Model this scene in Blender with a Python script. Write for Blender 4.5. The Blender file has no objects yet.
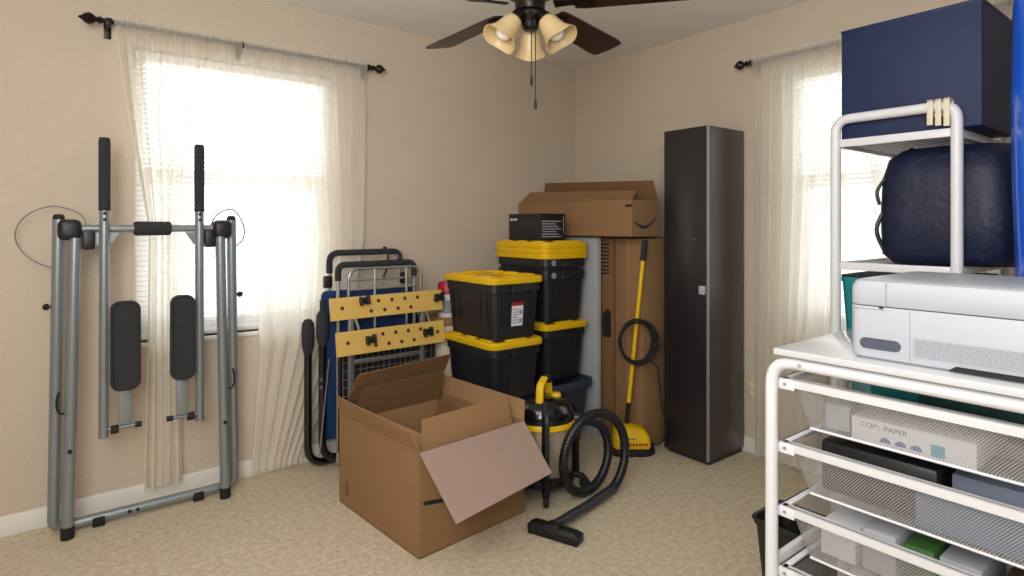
import bpy, bmesh, math, random
from mathutils import Vector, Matrix
random.seed(7)
C = bpy.context.scene.collection
PI = math.pi
def rad(a): return math.radians(a)

# ------------------------------------------------------------------ materials
def lin(c):
    c = c/255.0
    return c/12.92 if c <= .04045 else ((c+.055)/1.055)**2.4
def rgb(h, k=1.0):
    if isinstance(h, str):
        h = h.lstrip('#'); h = [int(h[i:i+2], 16) for i in (0, 2, 4)]
    return (lin(h[0])*k, lin(h[1])*k, lin(h[2])*k, 1)
def mat(name, col, rough=.5, metal=0., noise=0., nscale=8., bump=0., bscale=60., coat=0., trans=0., spec=.5, stretch=None):
    m = bpy.data.materials.new(name); m.use_nodes = True
    nt = m.node_tree; b = nt.nodes['Principled BSDF']
    c = rgb(col)
    b.inputs['Base Color'].default_value = c
    b.inputs['Roughness'].default_value = rough
    b.inputs['Metallic'].default_value = metal
    b.inputs['Coat Weight'].default_value = coat
    b.inputs['Specular IOR Level'].default_value = spec
    b.inputs['Transmission Weight'].default_value = trans
    if noise or bump:
        tc = nt.nodes.new('ShaderNodeTexCoord')
        src = tc.outputs['Object']
        if stretch:
            mp = nt.nodes.new('ShaderNodeMapping'); mp.inputs['Scale'].default_value = stretch
            nt.links.new(src, mp.inputs[0]); src = mp.outputs[0]
    if noise:
        n = nt.nodes.new('ShaderNodeTexNoise'); n.inputs['Scale'].default_value = nscale; n.inputs['Detail'].default_value = 5
        nt.links.new(src, n.inputs['Vector'])
        mx = nt.nodes.new('ShaderNodeMix'); mx.data_type = 'RGBA'
        mx.inputs[6].default_value = (c[0]*(1-noise), c[1]*(1-noise), c[2]*(1-noise), 1)
        mx.inputs[7].default_value = (min(1, c[0]*(1+noise)), min(1, c[1]*(1+noise)), min(1, c[2]*(1+noise)), 1)
        nt.links.new(n.outputs['Fac'], mx.inputs[0]); nt.links.new(mx.outputs[2], b.inputs['Base Color'])
    if bump:
        n2 = nt.nodes.new('ShaderNodeTexNoise'); n2.inputs['Scale'].default_value = bscale; n2.inputs['Detail'].default_value = 3
        nt.links.new(src, n2.inputs['Vector'])
        bp = nt.nodes.new('ShaderNodeBump'); bp.inputs['Strength'].default_value = bump; bp.inputs['Distance'].default_value = .01
        nt.links.new(n2.outputs['Fac'], bp.inputs['Height']); nt.links.new(bp.outputs[0], b.inputs['Normal'])
    return m

def floor_mat():
    m = mat('floor_vinyl', '#c9b794', .5, spec=.35)
    nt = m.node_tree; b = nt.nodes['Principled BSDF']
    tc = nt.nodes.new('ShaderNodeTexCoord')
    def ns(s, d, lo, hi):
        n = nt.nodes.new('ShaderNodeTexNoise'); n.inputs['Scale'].default_value = s; n.inputs['Detail'].default_value = d
        n.inputs['Roughness'].default_value = .65
        nt.links.new(tc.outputs['Object'], n.inputs['Vector'])
        r = nt.nodes.new('ShaderNodeMapRange'); r.inputs[1].default_value = lo; r.inputs[2].default_value = hi
        nt.links.new(n.outputs['Fac'], r.inputs[0]); return r.outputs[0]
    def mix(f, a, bb):
        x = nt.nodes.new('ShaderNodeMix'); x.data_type = 'RGBA'
        nt.links.new(f, x.inputs[0])
        for s, i in ((a, 6), (bb, 7)):
            if isinstance(s, tuple): x.inputs[i].default_value = s
            else: nt.links.new(s, x.inputs[i])
        return x.outputs[2]
    c1 = mix(ns(38, 6, .36, .64), rgb('#bdab8d'), rgb('#d9cdb6'))
    c2 = mix(ns(95, 3, .56, .68), c1, rgb('#a08f70'))
    c3 = mix(ns(1.1, 3, .35, .7), c2, rgb('#d2c5ad'))
    x = nt.nodes.new('ShaderNodeMix'); x.data_type = 'RGBA'; x.inputs[0].default_value = .35
    nt.links.new(c2, x.inputs[6]); nt.links.new(c3, x.inputs[7]); nt.links.new(x.outputs[2], b.inputs['Base Color'])
    return m

def sheer_mat(lo_top, lo_low):
    m = bpy.data.materials.new('sheer_voile'); m.use_nodes = True
    nt = m.node_tree; nt.nodes.clear()
    o = nt.nodes.new('ShaderNodeOutputMaterial')
    t = nt.nodes.new('ShaderNodeBsdfTransparent'); t.inputs[0].default_value = (1, .99, .97, 1)
    d = nt.nodes.new('ShaderNodeBsdfDiffuse'); d.inputs[0].default_value = rgb('#f8f4ec')
    tr = nt.nodes.new('ShaderNodeBsdfTranslucent'); tr.inputs[0].default_value = rgb('#fdf8ec')
    m1 = nt.nodes.new('ShaderNodeMixShader'); m1.inputs[0].default_value = .55
    nt.links.new(d.outputs[0], m1.inputs[1]); nt.links.new(tr.outputs[0], m1.inputs[2])
    m2 = nt.nodes.new('ShaderNodeMixShader')
    # the cloth is gathered tighter, so denser, towards the floor and where it is seen edge-on
    tc = nt.nodes.new('ShaderNodeNewGeometry'); sp = nt.nodes.new('ShaderNodeSeparateXYZ')
    nt.links.new(tc.outputs['Position'], sp.inputs[0])
    g = nt.nodes.new('ShaderNodeMapRange'); g.inputs[1].default_value = .7; g.inputs[2].default_value = 2.0
    g.inputs[3].default_value = lo_low; g.inputs[4].default_value = lo_top
    nt.links.new(sp.outputs[2], g.inputs[0])
    lw = nt.nodes.new('ShaderNodeLayerWeight'); lw.inputs[0].default_value = .35
    r = nt.nodes.new('ShaderNodeMapRange'); r.inputs[4].default_value = .92
    nt.links.new(lw.outputs['Facing'], r.inputs[0]); nt.links.new(g.outputs[0], r.inputs[3]); nt.links.new(r.outputs[0], m2.inputs[0])
    nt.links.new(t.outputs[0], m2.inputs[1]); nt.links.new(m1.outputs[0], m2.inputs[2])
    nt.links.new(m2.outputs[0], o.inputs[0])
    return m


def mesh_mat(name, col, freq=230., cover=.42):
    """woven wire mesh: wires opaque, holes clear"""
    m = bpy.data.materials.new(name); m.use_nodes = True
    nt = m.node_tree; b = nt.nodes['Principled BSDF']; o = nt.nodes['Material Output']
    b.inputs['Base Color'].default_value = rgb(col); b.inputs['Roughness'].default_value = .45
    tc = nt.nodes.new('ShaderNodeTexCoord'); sp = nt.nodes.new('ShaderNodeSeparateXYZ')
    nt.links.new(tc.outputs['Object'], sp.inputs[0])
    def M(op, a, bb=None):
        n = nt.nodes.new('ShaderNodeMath'); n.operation = op
        for i, s in enumerate((a, bb)):
            if s is None: continue
            if isinstance(s, (int, float)): n.inputs[i].default_value = s
            else: nt.links.new(s, n.inputs[i])
        return n.outputs[0]
    h = M('ADD', sp.outputs[0], sp.outputs[1])
    u = M('FRACT', M('MULTIPLY', M('ADD', h, sp.outputs[2]), freq))
    v = M('FRACT', M('MULTIPLY', M('SUBTRACT', h, sp.outputs[2]), freq))
    w = M('MAXIMUM', M('LESS_THAN', u, cover), M('LESS_THAN', v, cover*.8))
    t = nt.nodes.new('ShaderNodeBsdfTransparent')
    mx = nt.nodes.new('ShaderNodeMixShader')
    nt.links.new(w, mx.inputs[0]); nt.links.new(t.outputs[0], mx.inputs[1]); nt.links.new(b.outputs[0], mx.inputs[2])
    nt.links.new(mx.outputs[0], o.inputs[0])
    return m

def thin_mat(name, col, tr=.5, rough=.6):
    """thin white plastic that lets daylight glow through"""
    m = bpy.data.materials.new(name); m.use_nodes = True
    nt = m.node_tree; b = nt.nodes['Principled BSDF']; o = nt.nodes['Material Output']
    b.inputs['Base Color'].default_value = rgb(col); b.inputs['Roughness'].default_value = rough
    t = nt.nodes.new('ShaderNodeBsdfTranslucent'); t.inputs[0].default_value = rgb(col)
    mx = nt.nodes.new('ShaderNodeMixShader'); mx.inputs[0].default_value = tr
    nt.links.new(b.outputs[0], mx.inputs[1]); nt.links.new(t.outputs[0], mx.inputs[2]); nt.links.new(mx.outputs[0], o.inputs[0])
    return m

def glass_mat():
    m = bpy.data.materials.new('window_glass'); m.use_nodes = True
    nt = m.node_tree; nt.nodes.clear(); o = nt.nodes.new('ShaderNodeOutputMaterial')
    t = nt.nodes.new('ShaderNodeBsdfTransparent'); g = nt.nodes.new('ShaderNodeBsdfGlossy'); g.inputs['Roughness'].default_value = .02
    mx = nt.nodes.new('ShaderNodeMixShader'); mx.inputs[0].default_value = .06
    nt.links.new(t.outputs[0], mx.inputs[1]); nt.links.new(g.outputs[0], mx.inputs[2]); nt.links.new(mx.outputs[0], o.inputs[0])
    return m

M = dict(
 wall=mat('wall_paint', '#c9bba9', .75, noise=.03, nscale=3, bump=.45, bscale=55, spec=.25),
 ceil=mat('ceiling_paint', '#efede9', .8, noise=.03, nscale=40, bump=.35, bscale=90, spec=.2),
 floor=floor_mat(),
 trim=mat('white_trim', '#e4e1da', .4),
 vinyl=mat('window_vinyl', '#eceae4', .35),
 glass=glass_mat(), sheer=sheer_mat(.46, .84), sheer2=sheer_mat(.58, .82), slat=thin_mat('blind_slat', '#fbfaf7', .62),
 bronze=mat('oil_rubbed_bronze', '#241c19', .35, metal=.6),
 steel=mat('grey_painted_steel', '#8f989c', .34, metal=.55, noise=.04),
 steel_lt=mat('silver_tube', '#b8bbbd', .28, metal=.8),
 black=mat('black_plastic', '#17181b', .45, noise=.08, nscale=20),
 blackrub=mat('black_rubber', '#141416', .7),
 foam=mat('black_foam', '#2b2e33', .9, bump=.4, bscale=250),
 pedal=mat('pedal_tread', '#2a2b2e', .75, noise=.15, nscale=60, bump=.6, bscale=220),
 hosem=mat('hose_rubber', '#16191f', .38), blackgloss=mat('black_gloss', '#0e1014', .2, coat=.4),
 blue=mat('blue_nylon', '#0d3160', .6, noise=.08, nscale=5, bump=.2, bscale=200),
 navy=mat('navy_canvas', '#0a1f4a', .55, noise=.12, nscale=6, bump=.25, bscale=300),
 navybag=mat('navy_nylon', '#0a1634', .55, noise=.2, nscale=9, bump=.5, bscale=25),
 royal=mat('royal_blue_vinyl', '#0f5ee0', .22, coat=.5, noise=.15, nscale=4, bump=.5, bscale=7),
 jaw=mat('yellow_jaw_board', '#d8b45f', .5, noise=.08, nscale=5, stretch=(1, 6, 6)),
 hole=mat('jaw_hole', '#5a2412', .7),
 yellow=mat('yellow_plastic', '#e2b70a', .4, noise=.04),
 tote=mat('tote_black', '#1a1c22', .42, noise=.08, nscale=12),
 tub=mat('tub_slate', '#2f3a4a', .5, noise=.06),
 card=mat('cardboard', '#90704f', .85, noise=.07, nscale=3, spec=.15, stretch=(1, 1, 10)),
 card_in=mat('cardboard_inside', '#9a7855', .85, noise=.06, nscale=3, spec=.15),
 card_lt=mat('cardboard_pale', '#a48c80', .8, noise=.04, nscale=3, spec=.2),
 card_dk=mat('cardboard_dark', '#7a5b3f', .85, noise=.08, nscale=3, spec=.15),
 white=mat('white_powder_coat', '#dddee0', .35, noise=.02),
 whitepl=mat('white_plastic', '#b0b4bc', .4, noise=.015),
 whitedk=mat('pale_grey_plastic', '#a3a7af', .5),
 wandm=mat('wand_plastic', '#2a2f37', .35), greydk=mat('slate_grey_plastic', '#4d535e', .4),
 gap=mat('dark_gap', '#1a1a1b', .8),
 tabletop=mat('white_gloss_laminate', '#cccfd2', .14, coat=.3),
 cab=mat('black_brown_veneer', '#221f22', .38, noise=.12, nscale=14, stretch=(6, 6, .5), coat=.15),
 cab_lit=mat('black_brown_window_lit', '#3b363a', .3, noise=.12, nscale=14, stretch=(6, 6, .5), coat=.2),  # lighter copy of the door veneer, window reflection put into the colour
 cabedge=mat('cabinet_edge', '#8d8f96', .3),
 bladem=mat('walnut_blade', '#2e1713', .35, noise=.2, nscale=12, stretch=(1, 8, 8)),
 shade=thin_mat('amber_glass', '#ecd6a6', .35, .3),
 bulb=mat('frosted_bulb', '#f5f0e6', .4),
 drum=mat('steel_drum', '#b5a898', .35, metal=.5),
 red=mat('red_plastic', '#a8151b', .4),
 tealpl=mat('teal_plastic', '#1a8286', .45, noise=.05),
 green=mat('dark_green_cover', '#1d4b47', .5), greenb=mat('green_pack', '#3f6b34', .5, noise=.25, nscale=20),
 purple=mat('purple_cover', '#2f2350', .5), paper=mat('white_paper', '#dfe0e2', .6), inkblue=mat('blue_print', '#3d5f93', .6),
 inkteal=mat('teal_print', '#3f9fb3', .6), ink=mat('dark_print', '#3a3d46', .6), inkgrey=mat('grey_print', '#8f939b', .6),
 cream=mat('cream_plastic', '#dcd2b8', .5), bluegrey=mat('blue_grey_cover', '#6d7487', .6),
 brownstuff=mat('brown_books', '#5b4a3d', .7, noise=.2), lblue=mat('blue_sheet', '#5f7f9c', .6),
 meshw=mesh_mat('white_wire_mesh', '#aeadab', 175., .26),
 plate=mat('almond_plate', '#cfc09a', .5), board=mat('grey_board', '#a9acae', .6, noise=.08),
)

# ------------------------------------------------------------------ mesh builder
def fillet(pts, r, n=6, closed=False):
    pts = [Vector(p) for p in pts]; out = []
    N = len(pts)
    for i, p in enumerate(pts):
        if not closed and i in (0, N-1): out.append(p); continue
        a = pts[i-1]; b = pts[(i+1) % N]
        u = (a-p); v = (b-p); lu, lv = u.length, v.length; u.normalize(); v.normalize()
        ang = u.angle(v)
        if ang > PI-.02: out.append(p); continue
        t = min(r/math.tan(ang/2), lu*.48, lv*.48)
        p0, p1 = p+u*t, p+v*t
        for k in range(n+1):
            s = k/n; out.append(p0*(1-s)**2 + p*2*s*(1-s) + p1*s*s)
    return out
def spline(pts, n=8):
    pts = [Vector(p) for p in pts]; out = []
    for i in range(len(pts)-1):
        p0 = pts[max(i-1, 0)]; p1 = pts[i]; p2 = pts[i+1]; p3 = pts[min(i+2, len(pts)-1)]
        for k in range(n):
            t = k/n
            out.append(.5*((2*p1)+(p2-p0)*t+(2*p0-5*p1+4*p2-p3)*t*t+(3*p1-p0-3*p2+p3)*t**3))
    out.append(pts[-1]); return out

class MB:
    def __init__(s): s.bm = bmesh.new()
    def box(s, x0, x1, y0, y1, z0, z1, bev=0., mt=None, seg=2):
        b = bmesh.new(); bmesh.ops.create_cube(b, size=1)
        for v in b.verts:
            v.co = Vector(((v.co.x+.5)*(x1-x0)+x0, (v.co.y+.5)*(y1-y0)+y0, (v.co.z+.5)*(z1-z0)+z0))
        if bev: bmesh.ops.bevel(b, geom=list(b.edges), offset=bev, segments=seg, affect='EDGES', profile=.5)
        s.join(b, mt); return s
    def join(s, b, mt=None):
        if mt is not None: bmesh.ops.transform(b, matrix=mt, verts=b.verts)
        me = bpy.data.meshes.new('tmp'); b.to_mesh(me); b.free(); s.bm.from_mesh(me); bpy.data.meshes.remove(me)
    def tube(s, pts, r, n=12, closed=False, flat=1.0):
        pts = [Vector(p) for p in pts]; N = len(pts); rings = []
        rs = r if isinstance(r, (list, tuple)) else [r]*N
        prev = None
        for i, p in enumerate(pts):
            if closed: t = pts[(i+1) % N]-pts[i-1]
            elif i == 0: t = pts[1]-p
            elif i == N-1: t = p-pts[-2]
            else: t = (pts[i+1]-p).normalized()+(p-pts[i-1]).normalized()
            if t.length < 1e-9: t = Vector((0, 0, 1))
            t.normalize()
            if prev is None:
                u = t.cross(Vector((0, 0, 1)))
                if u.length < .05: u = t.cross(Vector((1, 0, 0)))
            else:
                u = prev-t*prev.dot(t)
            u.normalize(); prev = u; w = t.cross(u)
            rings.append([s.bm.verts.new(p+(u*math.cos(2*PI*k/n)+w*math.sin(2*PI*k/n)*flat)*rs[i]) for k in range(n)])
        for i in range(N if closed else N-1):
            a, b = rings[i], rings[(i+1) % N]
            for k in range(n):
                try: s.bm.faces.new((a[k], a[(k+1) % n], b[(k+1) % n], b[k]))
                except ValueError: pass
        if not closed:
            s.bm.faces.new(list(reversed(rings[0]))); s.bm.faces.new(rings[-1])
        return s
    def lathe(s, prof, c=(0, 0, 0), n=28, mt=None, sx=1., sy=1.):
        b = bmesh.new(); rings = []
        for r, z in prof:
            if r < 1e-6: rings.append([b.verts.new((0, 0, z))])
            else: rings.append([b.verts.new((r*math.cos(2*PI*k/n)*sx, r*math.sin(2*PI*k/n)*sy, z)) for k in range(n)])
        for a, d in zip(rings, rings[1:]):
            for k in range(n):
                k2 = (k+1) % n
                if len(a) == 1 and len(d) == 1: continue
                if len(a) == 1: b.faces.new((a[0], d[k2], d[k]))
                elif len(d) == 1: b.faces.new((a[k], a[k2], d[0]))
                else: b.faces.new((a[k], a[k2], d[k2], d[k]))
        bmesh.ops.recalc_face_normals(b, faces=b.faces)
        T = Matrix.Translation(c)
        s.join(b, T @ mt if mt is not None else T); return s
    def loft(s, rings, n=5, cap0=True, cap1=True, mt=None):
        """rings: (w, l, z, r[, cx, cy]) rounded rectangles"""
        b = bmesh.new(); vs = []
        for R in rings:
            w, l, z, r = R[:4]; cx, cy = (R[4], R[5]) if len(R) > 4 else (0, 0)
            r = min(r, w/2-1e-4, l/2-1e-4); ring = []
            for qx, qy, a0 in ((1, 1, 0), (-1, 1, 90), (-1, -1, 180), (1, -1, 270)):
                for k in range(n+1):
                    a = rad(a0+90*k/n)
                    ring.append(b.verts.new((cx+qx*(w/2-r)+r*math.cos(a), cy+qy*(l/2-r)+r*math.sin(a), z)))
            vs.append(ring)
        m = len(vs[0])
        for a, d in zip(vs, vs[1:]):
            for k in range(m): b.faces.new((a[k], a[(k+1) % m], d[(k+1) % m], d[k]))
        if cap0: b.faces.new(list(reversed(vs[0])))
        if cap1: b.faces.new(vs[-1])
        s.join(b, mt); return s
    def slab(s, quad, th):
        """sheet through four (or more) corners, thickness th both ways along its normal"""
        q = [Vector(p) for p in quad]; nrm = (q[1]-q[0]).cross(q[2]-q[0]).normalized()*th/2
        a = [s.bm.verts.new(p+nrm) for p in q]; b = [s.bm.verts.new(p-nrm) for p in q]; k = len(q)
        s.bm.faces.new(a); s.bm.faces.new(list(reversed(b)))
        for i in range(k): s.bm.faces.new((a[i], b[i], b[(i+1) % k], a[(i+1) % k]))
        return s
    def build(s, name, m, parent=None, at=None, smooth=True, ang=38):
        """at: world origin to subtract (geometry written in world coordinates)"""
        bmesh.ops.remove_doubles(s.bm, verts=s.bm.verts, dist=1e-6)
        bmesh.ops.recalc_face_normals(s.bm, faces=s.bm.faces)
        if at is not None: bmesh.ops.translate(s.bm, verts=s.bm.verts, vec=-Vector(at))
        me = bpy.data.meshes.new(name); s.bm.to_mesh(me); s.bm.free()
        me.materials.append(m)
        if smooth:
            me.shade_smooth(); me.set_sharp_from_angle(angle=rad(ang))
        o = bpy.data.objects.new(name, me); C.objects.link(o)
        if parent is not None: o.parent = parent
        elif at is not None: o.location = at
        return o

def tag(o, label, cat, group=None):
    o['label'] = label; o['category'] = cat
    if group: o['group'] = group
    return o
def thing(name, label, cat, loc=(0, 0, 0), rz=0., group=None):
    o = bpy.data.objects.new(name, None); C.objects.link(o); o.location = loc; o.rotation_euler = (0, 0, rz)
    o.empty_display_size = .05
    return tag(o, label, cat, group)
def struct(o):
    o['kind'] = 'structure'; return o
def kids(o): return [c for c in bpy.data.objects if c.parent == o]
def dup(o, parent=None):
    c = o.copy(); C.objects.link(c)
    if parent is not None: c.parent = parent
    for k in kids(o): dup(k, c)
    return c
def text(body, size, loc, m, parent, face='-X', name='lettering', roll=0., ext=.0004, align='LEFT', sx=1.):
    cu = bpy.data.curves.new(name, 'FONT'); cu.body = body; cu.size = size; cu.extrude = ext; cu.align_x = align
    cu.materials.append(m)
    o = bpy.data.objects.new(name, cu); C.objects.link(o); o.parent = parent
    if face == '-X': R = Matrix(((0, 0, -1), (-1, 0, 0), (0, 1, 0)))
    else: R = Matrix(((1, 0, 0), (0, 0, -1), (0, 1, 0)))
    R = R @ Matrix.Rotation(rad(roll), 3, 'Z') @ Matrix.Diagonal((sx, 1, 1))
    bpy.context.view_layer.update()
    me = bpy.data.meshes.new_from_object(o); C.objects.unlink(o); bpy.data.objects.remove(o)
    o = bpy.data.objects.new(name, me); C.objects.link(o); o.parent = parent
    o.matrix_local = Matrix.Translation(loc) @ R.to_4x4()
    return o

# ------------------------------------------------------------------ room
H = 2.44
XW, YW = -4.5, -4.5            # far ends of the room behind the camera
WL = (-2.80, -1.85, .735, 2.095)      # left-wall window x0 x1 z0 z1
WR = (-2.46, -1.60, .735, 2.095)      # right-wall window y0 y1 z0 z1
b = MB(); T = .14
b.box(XW, WL[0], 0, T, 0, H).box(WL[1], T, 0, T, 0, H).box(WL[0], WL[1], 0, T, 0, WL[2]).box(WL[0], WL[1], 0, T, WL[3], H)
struct(b.build('wall_left', M['wall'], smooth=False))
b = MB()
b.box(0, T, YW, WR[0], 0, H).box(0, T, WR[1], 0, 0, H).box(0, T, WR[0], WR[1], 0, WR[2]).box(0, T, WR[0], WR[1], WR[3], H)
struct(b.build('wall_right', M['wall'], smooth=False))
struct(MB().box(XW, T, YW-T, YW, 0, H).build('wall_rear', M['wall'], smooth=False))
struct(MB().box(XW-T, XW, YW, T, 0, H).build('wall_side', M['wall'], smooth=False))
struct(MB().box(XW, 0, YW, 0, -.06, 0).build('floor', M['floor'], smooth=False))
struct(MB().box(XW, T, YW, T, H, H+.06).build('ceiling', M['ceil'], smooth=False))
struct(MB().box(XW, -.014, -.014, 0, 0, .085, .003).build('baseboard_left', M['trim']))
struct(MB().box(-.014, 0, YW, 0, 0, .085, .003).build('baseboard_right', M['trim']))

def window(nm, a0, a1, z0, z1, axis):
    """single-hung window set in the wall; a runs along the wall"""
    def bx(mb, a, b_, d0, d1, z, zz, bev=.002):
        if axis == 'x': mb.box(a, b_, d0, d1, z, zz, bev)
        else: mb.box(d0, d1, a, b_, z, zz, bev)
    f = MB(); w = .045
    for A in ((a0, a0+w), (a1-w, a1)): bx(f, *A, .085, .135, z0, z1)
    for Z in ((z0, z0+w), (z1-w, z1)): bx(f, a0, a1, .085, .135, *Z)
    root = struct(f.build(nm, M['vinyl']))
    zm = z0+.57*(z1-z0)
    s = MB(); bx(s, a0+w, a1-w, .095, .125, zm-.03, zm+.03); s.build('meeting_rail', M['vinyl'], root)
    s = MB()
    for A in ((a0+w, a0+w+.03), (a1-w-.03, a1-w)): bx(s, *A, .098, .122, z0+w, zm)
    bx(s, a0+w, a1-w, .098, .122, z0+w, z0+w+.035); s.build('lower_sash', M['vinyl'], root)
    g = MB(); bx(g, a0+w, a1-w, .108, .112, z0+w, z1-w, 0); g.build('pane', M['glass'], root)
    s = MB(); bx(s, a0, a1, -.012, .085, z0-.02, z0, .002); s.build('sill', M['trim'], root)
    return root
window('window_1', *WL, 'x'); window('window_2', *WR, 'y')

def blind(a0, a1, z0, z1, axis, label):
    root = thing('window_blind', label, 'blind', ((a0+a1)/2, .05, z0) if axis == 'x' else (.05, (a0+a1)/2, z0))
    O = root.location
    def bx(mb, a, b_, d0, d1, z, zz, bev=0):
        if axis == 'x': mb.box(a, b_, d0, d1, z, zz, bev)
        else: mb.box(d0, d1, a, b_, z, zz, bev)
    m = MB(); bx(m, a0+.01, a1-.01, .03, .07, z1-.045, z1-.004, .003); m.build('headrail', M['vinyl'], root, O)
    m = MB(); z = z0+.032; pitch = .0235
    while z < z1-.055:
        q = []
        for d, dz in ((.042, -.0092), (.058, .0092)):
            for a in (a0+.015, a1-.015):
                q.append((a, d, z+dz) if axis == 'x' else (d, a, z+dz))
        vs = [m.bm.verts.new(p) for p in (q[0], q[1], q[3], q[2])]; m.bm.faces.new(vs)
        z += pitch
    m.build('slats', M['slat'], root, O, smooth=False)
    m = MB(); bx(m, a0+.012, a1-.012, .04, .062, z0+.002, z0+.022, .003); m.build('bottom_rail', M['vinyl'], root, O)
    m = MB()
    for f in (.15, .5, .85):
        a = a0+(a1-a0)*f
        p = [(a, .037, z0+.02), (a, .037, z1-.03)] if axis == 'x' else [(.037, a, z0+.02), (.037, a, z1-.03)]
        m.tube(p, .0012, 5)
    m.build('ladder_cord', M['vinyl'], root, O)
blind(*WL, 'x', 'white mini blind in the large window behind the folded grey glider')
blind(*WR, 'y', 'white mini blind in the window behind the white wire rack')

# ------------------------------------------------------------------ curtains and rods
RZ = 2.168
def finial(mb, p, axis, sgn):
    prof = [(0, 0), (.012, 0), (.017, .006), (.012, .014), (.010, .02), (.022, .034), (.026, .046), (.020, .06), (.009, .072), (.004, .082), (0, .084)]
    R = Matrix.Rotation(rad(90*sgn), 4, 'Y') if axis == 'x' else Matrix.Rotation(rad(-90*sgn), 4, 'X')
    mb.lathe(prof, p, 20, R)
def rod(a0, a1, axis, label, brackets):
    P = (lambda a, d, z: (a, -d, z)) if axis == 'x' else (lambda a, d, z: (-d, a, z))
    root = thing('curtain_rod', label, 'curtain rod', P((a0+a1)/2, .07, RZ)); O = root.location
    MB().tube([P(a0, .07, RZ), P(a1, .07, RZ)], .011, 14).build('pole', M['bronze'], root, O)
    m = MB(); finial(m, P(a0, .07, RZ), axis, -1); m.build('finial', M['bronze'], root, O)
    m = MB(); finial(m, P(a1, .07, RZ), axis, 1); m.build('finial', M['bronze'], root, O)
    for a in brackets:
        m = MB(); m.tube([P(a, 0, RZ-.01), P(a, .05, RZ-.012), P(a, .07, RZ-.014)], .008, 8)
        if axis == 'x': m.box(a-.014, a+.014, -.006, 0, RZ-.06, RZ+.03, .002); m.box(a-.011, a+.011, -.086, -.054, RZ-.018, RZ+.013, .003)
        else: m.box(-.006, 0, a-.014, a+.014, RZ-.06, RZ+.03, .002); m.box(-.086, -.054, a-.011, a+.011, RZ-.018, RZ+.013, .003)
        m.build('bracket', M['bronze'], root, O)
rod(-2.925, -1.665, 'x', 'dark bronze curtain rod with finials above the left window', (-2.90, -2.355, -1.69))
rod(-2.66, -1.43, 'y', 'dark bronze curtain rod on the wall behind the white rack', (-1.455, -2.63))

def curtain(levels, axis, folds, label, ph=0., amp=.02, d0=.058, hem=.05, ns=200, nz=90, mt='sheer'):
    """levels: (z, edge a, edge b) from the top down; cloth gathered in folds"""
    m = MB(); grid = []
    zt, zb = levels[0][0], levels[-1][0]
    rnd = random.Random(label)
    ws = [rnd.uniform(-.35, .35) for _ in range(8)]
    for j in range(nz+1):
        z = zt+(zb-zt)*(j/nz)
        for (za, a0, a1), (zc, c0, c1) in zip(levels, levels[1:]):
            if zc <= z <= za+1e-9:
                t = (za-z)/(za-zc)
                e0, e1 = a0+(c0-a0)*t, a1+(c1-a1)*t; break
        row = []
        f = min(1, max(0, (zt-.05-z)/.3))
        A = .006+(amp-.006)*f
        for i in range(ns+1):
            s = i/ns
            sw = s+.022*math.sin(5*s+ph)+.012*math.sin(11*s)
            d = d0+A*math.sin(2*PI*folds*sw+ph)*(.75+.25*math.sin(7*s+ph*2)) + .16*A*math.sin(2*PI*folds*2.3*sw+1)
            if f < 1: d += (1-f)*.0035*math.sin(2*PI*folds*3.1*s)
            hd = min(1, max(0, (z-RZ+.045)/.03))       # the pocket stands in front of the rod
            d = d*(1-hd)+hd*(.087+.0025*math.sin(2*PI*folds*6*s+ph)+.0015*math.sin(2*PI*folds*14*s))
            d = max(.024, d)
            a = e0+(e1-e0)*s
            row.append(m.bm.verts.new((a, -d, z) if axis == 'x' else (-d, a, z)))
        grid.append(row)
    for r0, r1 in zip(grid, grid[1:]):
        for i in range(ns): m.bm.faces.new((r0[i], r0[i+1], r1[i+1], r1[i]))
    o = m.build('sheer_curtain', M[mt], None, ang=80)
    return tag(o, label, 'curtain')
curtain([(2.20, -2.885, -2.512), (2.06, -2.868, -2.515), (1.75, -2.825, -2.575), (1.25, -2.75, -2.625), (.6, -2.757, -2.622), (.075, -2.768, -2.612)], 'x', 5,
        'sheer cream curtain pulled into a narrow bundle behind the grey glider', .4, .024)
curtain([(2.20, -2.511, -1.70), (2.06, -2.511, -1.70), (1.70, -2.43, -1.705), (1.2, -2.30, -1.715), (.65, -2.27, -1.80), (.03, -2.31, -2.07)], 'x', 8,
        'wide sheer cream curtain over the right part of the left window', 1.7, .024)
curtain([(2.20, -1.985, -1.46), (1.5, -1.96, -1.462), (.8, -1.90, -1.465), (.018, -1.78, -1.465)], 'y', 8,
        'sheer white curtain hanging between the tall black cabinet and the white rack', .9, .022, mt='sheer2')
curtain([(2.20, -2.62, -2.01), (1.4, -2.62, -2.05), (.02, -2.6, -2.15)], 'y', 8,
        'sheer white curtain partly hidden behind the navy cube and the rack', 2.9, .022, mt='sheer2')

# outlet low on the right wall
o = thing('wall_outlet', 'almond wall outlet low between the black cabinet and the curtain', 'outlet', (-.003, -1.425, .36))
MB().box(-.004, .002, -.035, .035, -.057, .057, .002).build('cover_plate', M['plate'], o)
for z in (-.024, .024):
    MB().loft([(.028, .034, 0, .01), (.028, .034, .003, .01)], mt=Matrix.Translation((-.004, 0, z)) @ Matrix.Rotation(rad(-90), 4, 'Y')).build('socket', M['cream'], o)

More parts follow.
